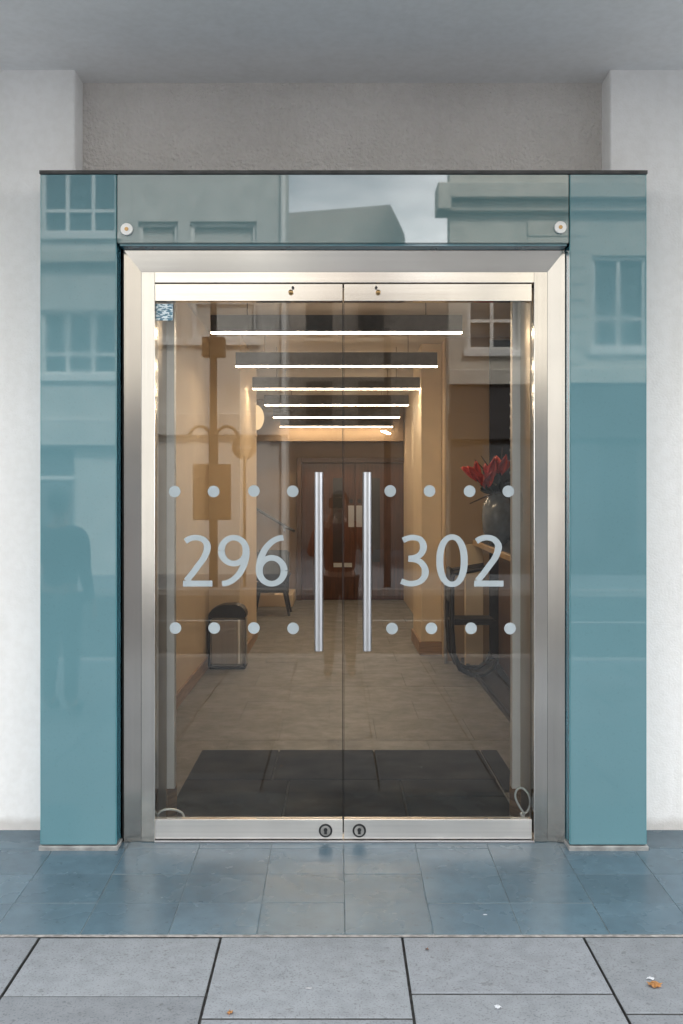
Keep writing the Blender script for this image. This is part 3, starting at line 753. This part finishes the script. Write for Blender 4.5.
CC = thing('cantilever_chair', 'black tubular cantilever chair beside the reception counter', 'chair', (1.15, 8.6, 0))
def side(y):
    x0, x1 = px(450, 8.6), px(494, 8.6)
    return [(x1 - .06, y, .93), (x0 + .02, y, .88), (x0, y, .82), (x0, y, .40), (x0 + .015, y, .20), (x0 + .07, y, .07), (x0 + .16, y, .025), (x1 - .10, y, .03), (x1 - .03, y, .08), (x1, y, .16)]
for y in (8.45, 8.80): MB().tube(side(y), .021, 10).build('side_frame', 'black', CC, 0, True)
MB().box(px(450, 8.6), px(494, 8.6), 8.46, 8.79, .44, .49).build('seat', 'fabric_dark', CC, .015, seg=2)
MB().box(px(450, 8.6) - .012, px(450, 8.6) + .02, 8.46, 8.79, .62, .92).build('backrest', 'fabric_dark', CC, .01, seg=2)

# ------------------------------------------------------------------ fallen leaves and scraps
def flat(name, cxp, cyp, wd, hd, mat, lab, cat, spiky=.25, n=11, curl=.006):
    d = (CAMZ - zp(0, 3.0)) / ((cyp - VY) / F); y = d; x = px(cxp, d)
    for _ in range(4): y = (CAMZ - zp(0, y)) / ((cyp - VY) / F)
    x = px(cxp, y); z = zp(0, y) + .0025
    mb = MB(); bm = mb.bm; rng = random.Random(int(cxp * 7 + cyp))
    top = []
    for k in range(n * 2):
        an = math.pi * k / n; r = 1 - (spiky if k % 2 else 0) - rng.random() * .15
        top.append(bm.verts.new((x + math.cos(an) * wd * r, y + math.sin(an) * hd * r, z + rng.random() * curl)))
    c = bm.verts.new((x, y, z + curl * .7))
    fs = [bm.faces.new((c, top[k], top[(k + 1) % len(top)])) for k in range(len(top))]
    r = bmesh.ops.solidify(bm, geom=fs, thickness=-.0015)
    return tag(mb.build(name, mat, None, org=(x, y, z)), lab, cat)
flat('fallen_leaf', 654.5, 986.5, .026, .024, 'autumn', 'pale orange fallen leaf on the right-hand paving slab', 'leaf', .3, 9, .010)
flat('fallen_leaf', 230, 1014, .012, .016, 'autumn', 'small orange leaf by the joint on the middle-left slab', 'leaf', .3, 7)
flat('fallen_leaf', 427, 950.5, .008, .012, 'autumn2', 'tiny brown leaf near the slate tile edge', 'leaf', .4, 6)
flat('paper_scrap', 650.5, 980, .014, .010, 'paper', 'white paper scrap touching the pale orange leaf', 'litter', .2, 6)
flat('paper_scrap', 498, 1008.5, .014, .016, 'paper', 'white litter scrap on the lower slab right of centre', 'litter', .4, 5)
flat('paper_scrap', 309, 989, .013, .007, 'gum', 'flat pale spot of chewing gum on the middle slab', 'litter', .1, 7, .001)
flat('paper_scrap', 485, 920.5, .010, .006, 'paper', 'tiny white fleck on the slate tiles', 'litter', .2, 5, .002).location.z += .018

# ------------------------------------------------------------------ across the street (seen mirrored in the glass)
G0 = zk + .12
def facade(name, lab, x0, x1, yf, depth, h, cols, rows, mat, trims, bars):
    t_ = thing(name, lab, 'building', ((x0 + x1) / 2, yf - depth / 2, G0))
    xs = sorted({x0, x1} | {c - wd / 2 for c, wd in cols} | {c + wd / 2 for c, wd in cols})
    zs = sorted({G0 - .2, h} | {r for rw in rows for r in rw})
    mb = MB()
    for i, (a, c) in enumerate(zip(xs, xs[1:])):
        isw = any(abs(a - (q - wd / 2)) < 1e-6 for q, wd in cols)
        if not isw: mb.box(a, c, yf - .5, yf, G0 - .2, h); continue
        for z0, z1 in zip(zs, zs[1:]):
            if not any(abs(z0 - r[0]) < 1e-6 for r in rows): mb.box(a, c, yf - .5, yf, z0, z1)
    mb.build('wall', mat, t_)
    MB().prism([(x0 + .01, yf - .501), (x1 - .01, yf - .501), (x1 - 1.4, yf - depth), (x0 + 1.4, yf - depth)], 'z', G0 - .2, h - .02).build('rear_block', mat, t_)
    MB().prism([(x0, yf - .1), (x1, yf - .1), (x1 - 1.4, yf - depth), (x0 + 1.4, yf - depth)], 'z', h + .001, h + .25).build('roof', 'roof', t_)
    for c, wd in cols:
        for z0, z1 in rows:
            p = MB().box(c - wd / 2, c + wd / 2, yf - .22, yf - .20, z0, z1).build('window', 'win', t_)
            f = MB()
            f.box(c - wd / 2, c - wd / 2 + .09, yf - .199, yf - .10, z0, z1).box(c + wd / 2 - .09, c + wd / 2, yf - .199, yf - .10, z0, z1)
            f.box(c - wd / 2 + .0901, c + wd / 2 - .0901, yf - .199, yf - .101, z0, z0 + .09).box(c - wd / 2 + .0901, c + wd / 2 - .0901, yf - .199, yf - .101, z1 - .09, z1)
            for b_ in range(1, bars):
                q = c - wd / 2 + wd * b_ / bars; f.box(q - .04, q + .04, yf - .198, yf - .12, z0 + .0901, z1 - .0901)
            zz = z0 + (z1 - z0) * .33; f.box(c - wd / 2 + .0902, c + wd / 2 - .0902, yf - .197, yf - .125, zz - .035, zz + .035)
            f.build('frame', 'white_trim', p)
            MB().box(c - wd / 2 - .08, c + wd / 2 + .08, yf + .001, yf + .10, z0 - .14, z0 - .001).build('sill', 'white_trim', t_)
    for z0, z1, pr_, m_ in trims: MB().box(x0 - .02, x1 + (pr_ if 0 else .02), yf + .001, yf + pr_, z0, z1).build('cornice', m_, t_, .02)
    return t_
lb = facade('terraced_building', 'grey rendered building across the street, reflected on the left side', -15, -4.62, -14, 9, 15.5,
       [(-13.8, 1.75), (-11.1, 1.75), (-8.45, 1.75), (-5.8, 1.75)], [(4.36, 5.82), (7.55, 9.2), (10.8, 12.4)], 'stone_grey',
       [(2.75, 3.35, .30, 'stone_grey'), (6.85, 7.12, .22, 'stone'), (10.0, 10.3, .25, 'stone')], 3)
MB().box(-14.9, -4.7, -13.999, -13.96, G0, 2.749).build('shopfront', 'stone_grey', lb)
for c in (-13.2, -10.2, -7.2):
    MB().box(c - 1.3, c + 1.3, -13.959, -13.95, G0 + .45, 2.7).build('shop_window', 'win', lb)
    MB().box(c - 1.3, c + 1.3, -13.948, -13.90, 2.0, 2.08).build('transom', 'white_trim', lb)
nb = facade('narrow_building', 'narrow plain grey building across the street with pale blinds, reflected left of the sky', -4.615, -1.1, -14, 9, 16.2,
       [(-4.02, .9), (-2.55, 1.5)], [(5.2, 7.82), (9.9, 12.0)], 'stone_grey', [(3.0, 3.5, .2, 'stone_grey')], 1)
for ch in nb.children:
    if ch.name.startswith('window'): ch.data.materials[0] = MAT['blind']
MB().box(-4.5, -1.5, -13.999, -13.96, G0, 2.999).build('shopfront', 'stone_grey', nb)
MB().cyl((-1.2, -13.93, G0), (-1.2, -13.93, 13), .06, 10).build('drainpipe', 'white_trim', nb)
rb = facade('corner_building', 'pale stone building across the street, reflected on the right side', 2.55, 17, -14, 9, 16,
       [(3.55, 1.15), (6.38, 1.25), (9.2, 1.25), (12, 1.25), (14.8, 1.25)], [(4.95, 7.05), (9.25, 11.1), (12.4, 14)], 'stone',
       [(2.9, 3.5, .25, 'fascia'), (4.15, 4.5, .18, 'stone'), (8.0, 8.25, .18, 'stone'), (8.251, 8.6, .36, 'stone')], 2)
MB().box(2.25, 2.549, -14.4, -13.65, 8.0, 8.6).build('cornice', 'stone', rb, .02)
for k in range(9):
    z = 4.6 + .36 * k
    MB().box(4.3, 5.6, -13.999, -13.97, z, z + .33).build('rusticated_block', 'stone', rb, .008)
MB().box(2.60, 16.9, -13.999, -13.90, G0, 4.149).build('shopfront', 'fascia', rb)
for c in (4.6, 8.0, 11.4): MB().box(c - 1.3, c + 1.3, -13.899, -13.86, G0 + .45, 2.8).build('shop_window', 'win', rb)
mbld = thing('gabled_building', 'pale mansard-ended building at the end of the side street, reflected against the sky', 'building', (0, -30, G0))
MB().prism([(-7, G0 - .2), (-7, 11.05), (1.85, 11.78), (2.1, 11.3), (2.35, 10.75), (2.38, 10.4), (2.62, 10.35), (2.65, 9.9), (4.6, 9.8), (4.6, G0 - .2)], 'y', -26, -36).build('wall', 'brick_pale', mbld)
for c in (-.6, 1.2):
    for z in (4.2, 7.2):
        p = MB().box(c - .45, c + .45, -25.998, -25.96, z, z + 1.5).build('window', 'win', mbld)
        MB().box(c - .5, c + .5, -25.959, -25.93, z - .1, z - .001).build('sill', 'white_trim', p)

SL = thing('street_lamp', 'dark street lamp with two curled arms, reflected in the left door', 'street lamp', (-2.37, -10.5, G0))
MB().cyl((-2.37, -10.5, G0), (-2.37, -10.5, 5.9), .085, 14, .06).build('pole', 'pole', SL, 0, True)
MB().box(-2.58, -2.14, -10.62, -10.36, 4.28, 4.66).build('control_box', 'pole', SL, .02)
for s in (-1, 1):
    pts = [(-2.37 + s * .06, -10.5, 2.2)] + [(-2.37 + s * (.26 - .20 * math.cos(t)), -10.5, 2.75 + .20 * math.sin(t)) for t in [math.pi * k / 10 for k in range(11)]]
    MB().tube(pts, .030, 8).build('curled_arm', 'pole', SL, 0, True)
MB().box(-2.75, -2.02, -10.40, -10.37, 1.15, 2.22).build('notice_board', 'board', SL, .01)
NS = thing('road_sign', 'round road sign with a pale bar on a thin pole, reflected in the left door', 'road sign', (-1.78, -10.6, G0))
MB().cyl((-1.78, -10.6, G0), (-1.78, -10.6, 2.75), .03, 12).build('pole', 'pole', NS, 0, True)
MB().cyl((-1.78, -10.54, 2.55), (-1.78, -10.565, 2.55), .24, 32).build('disc', 'board', NS)
MB().box(-1.92, -1.64, -10.539, -10.53, 2.52, 2.58).build('bar', 'sign_grey', NS)
SP = MB().cyl((.98, -10.5, G0), (.98, -10.5, 4.7), .07, 14).sph((.98, -10.5, 4.75), .10).build('street_pole', 'pole', None, 0, True, org=(.98, -10.5, G0))
tag(SP, 'plain dark pole across the street, reflected in the right door', 'pole')

# people standing on the pavement behind the camera
def skin_mesh(name, joints, edges, mat, parent, sub=2):
    me = bpy.data.meshes.new(name); keys = list(joints)
    me.from_pydata([joints[k][0] for k in keys], [(keys.index(a), keys.index(b_)) for a, b_ in edges], [])
    o = bpy.data.objects.new(name, me); COL.objects.link(o)
    sk = o.modifiers.new('skin', 'SKIN'); sk.use_smooth_shade = True
    for i, k in enumerate(keys):
        r = joints[k][1]; me.skin_vertices[0].data[i].radius = r if isinstance(r, tuple) else (r, r)
        me.skin_vertices[0].data[i].use_root = (i == 0)
    sb = o.modifiers.new('smooth', 'SUBSURF'); sb.levels = sub; sb.render_levels = sub
    bpy.context.view_layer.update()
    ev = o.evaluated_get(bpy.context.evaluated_depsgraph_get())
    nm = bpy.data.meshes.new_from_object(ev); o.modifiers.clear(); o.data = nm; bpy.data.meshes.remove(me)
    nm.materials.clear(); nm.materials.append(MAT[mat])
    o.parent = parent; ORG[o.name] = ORG[parent.name]
    return o
def person(loc, rot, lab, arms, top, legs, sc_=1.0):
    P = thing('person', lab, 'person', loc); P.rotation_euler = (0, 0, rot); P.scale = (sc_,) * 3
    J = {'pelvis': ((0, 0, .95), (.145, .10)), 'waist': ((0, 0, 1.10), (.125, .09)), 'chest': ((0, 0, 1.30), (.155, .10)), 'collar': ((0, -.01, 1.42), (.09, .07)),
         'neck': ((0, 0, 1.50), .05), 'jaw': ((0, .025, 1.565), (.062, .075)), 'skull': ((0, .01, 1.64), (.075, .092)), 'crown': ((0, 0, 1.70), (.055, .065))}
    E = [('pelvis', 'waist'), ('waist', 'chest'), ('chest', 'collar'), ('collar', 'neck'), ('neck', 'jaw'), ('jaw', 'skull'), ('skull', 'crown')]
    for s, q in ((-1, 'l'), (1, 'r')):
        if arms == 'camera': A = [(.19 * s, 0, 1.39), (.27 * s, .12, 1.15), (.11 * s, .25, 1.44), (.085 * s, .28, 1.51)]
        else: A = [(.19 * s, 0, 1.39), (.24 * s, -.03, 1.12), (.25 * s, .05, .88), (.245 * s, .07, .80)]
        for n_, p, r in zip(('shoulder', 'elbow', 'wrist', 'palm'), A, (.062, .044, .03, .036)): J[n_ + q] = (p, r)
        E += [('collar', 'shoulder' + q), ('shoulder' + q, 'elbow' + q), ('elbow' + q, 'wrist' + q), ('wrist' + q, 'palm' + q)]
        d = (Vector(A[3]) - Vector(A[2])).normalized()
        for k in range(5):
            off = Vector((0, (k - 1.5) * .018, 0)) if arms != 'camera' else Vector((0, 0, (k - 1.5) * .018))
            Lf = (.07, .078, .074, .06, .05)[k]; tip = Vector(A[3]) + off + d * (.035 + Lf) + (Vector((-s * .02, 0, 0)) if k < 4 else Vector((-s * .04, .03, -.02)))
            mid = Vector(A[3]) + off + d * (.03 + Lf * .45)
            J['knuckle%d' % k + q] = (tuple(mid), .0095); J['tip%d' % k + q] = (tuple(tip), .008)
            E += [('palm' + q, 'knuckle%d' % k + q), ('knuckle%d' % k + q, 'tip%d' % k + q)]
        for n_, p, r in (('hip', (.09 * s, 0, .88), .09), ('knee', (.10 * s, .015, .50), .06), ('ankle', (.105 * s, -.015, .09), .042), ('toe', (.115 * s, .13, .04), .038)): J[n_ + q] = (p, r)
        E += [('pelvis', 'hip' + q), ('hip' + q, 'knee' + q), ('knee' + q, 'ankle' + q), ('ankle' + q, 'toe' + q)]
    skin_mesh('body', J, E, 'skin', P)
    g = lambda k, f: (J[k][0], tuple(v * f for v in J[k][1]) if isinstance(J[k][1], tuple) else J[k][1] * f)
    JC = {k: g(k, 1.22) for k in ('pelvis', 'waist', 'chest', 'collar', 'shoulderl', 'elbowl', 'wristl', 'shoulderr', 'elbowr', 'wristr')}
    EC = [e for e in E if e[0] in JC and e[1] in JC]
    skin_mesh('coat', JC, EC, top, P)
    JT = {k: g(k, 1.18) for k in ('pelvis', 'hipl', 'kneel', 'anklel', 'hipr', 'kneer', 'ankler')}
    skin_mesh('trousers', JT, [e for e in E if e[0] in JT and e[1] in JT], legs, P)
    for q in 'lr': skin_mesh('shoe', {k: g(k, 1.25) for k in ('ankle' + q, 'toe' + q)}, [('ankle' + q, 'toe' + q)], 'shoe', P, 1)
    def loc_mesh(mb, name, mat, smooth=True):
        sv = ORG[P.name]; ORG[P.name] = (0, 0, 0); o = mb.build(name, mat, P, 0, smooth); ORG[P.name] = sv; return o
    hm = MB().sph((0, -.02, 1.665), .098, (.92, 1.02, 1.0), 20)
    bmesh.ops.delete(hm.bm, geom=[v for v in hm.bm.verts if v.co.y > .045 and v.co.z < 1.70], context='VERTS')
    hm.open = True; loc_mesh(hm, 'hair', 'hair')
    for s in (-1, 1): loc_mesh(MB().sph((.03 * s, .098, 1.635), .011), 'eye', 'sign_white'); loc_mesh(MB().sph((.078 * s, 0, 1.62), .026, (.4, .7, 1.1)), 'ear', 'skin')
    loc_mesh(MB().prism([(.09, 1.635), (.118, 1.598), (.09, 1.592)], 'x', -.013, .013), 'nose', 'skin')
    loc_mesh(MB().sph((0, .094, 1.565), .02, (1.1, .35, .3)), 'mouth', 'sign_red')
    return P
person((.03, -.42, zp(0, -.42)), 0, 'person in a rust coat photographing the doors, mirrored between the handles', 'camera', 'coat_red', 'jean', .97)
person((-2.05, 1.1, zp(0, 1.1)), R(200), 'person in a dark coat standing on the pavement, mirrored in the left teal pillar', 'down', 'coat_navy', 'jean', .95)
CM = thing('photo_camera', 'black camera held up by the person in the rust coat', 'camera', (0, -.12, 1.42))
MB().box(-.07, .07, -.15, -.09, 1.43, 1.52).build('camera_body', 'black', CM, .008, seg=2)
MB().cyl((0, -.09, 1.475), (0, -.015, 1.475), .034, 24).build('lens', 'black', CM, 0, True)

# ------------------------------------------------------------------ render settings
sc.view_settings.view_transform = 'Standard'; sc.view_settings.look = 'None'
sc.view_settings.exposure = 0.72; sc.view_settings.gamma = 1; sc.view_settings.use_curve_mapping = False
sc.render.engine = 'CYCLES'
sc.cycles.use_denoising = True
sc.cycles.max_bounces = 10; sc.cycles.transparent_max_bounces = 16; sc.cycles.diffuse_bounces = 5; sc.cycles.glossy_bounces = 5
sc.cycles.sample_clamp_indirect = 8
sc.cycles.caustics_reflective = False; sc.cycles.caustics_refractive = False
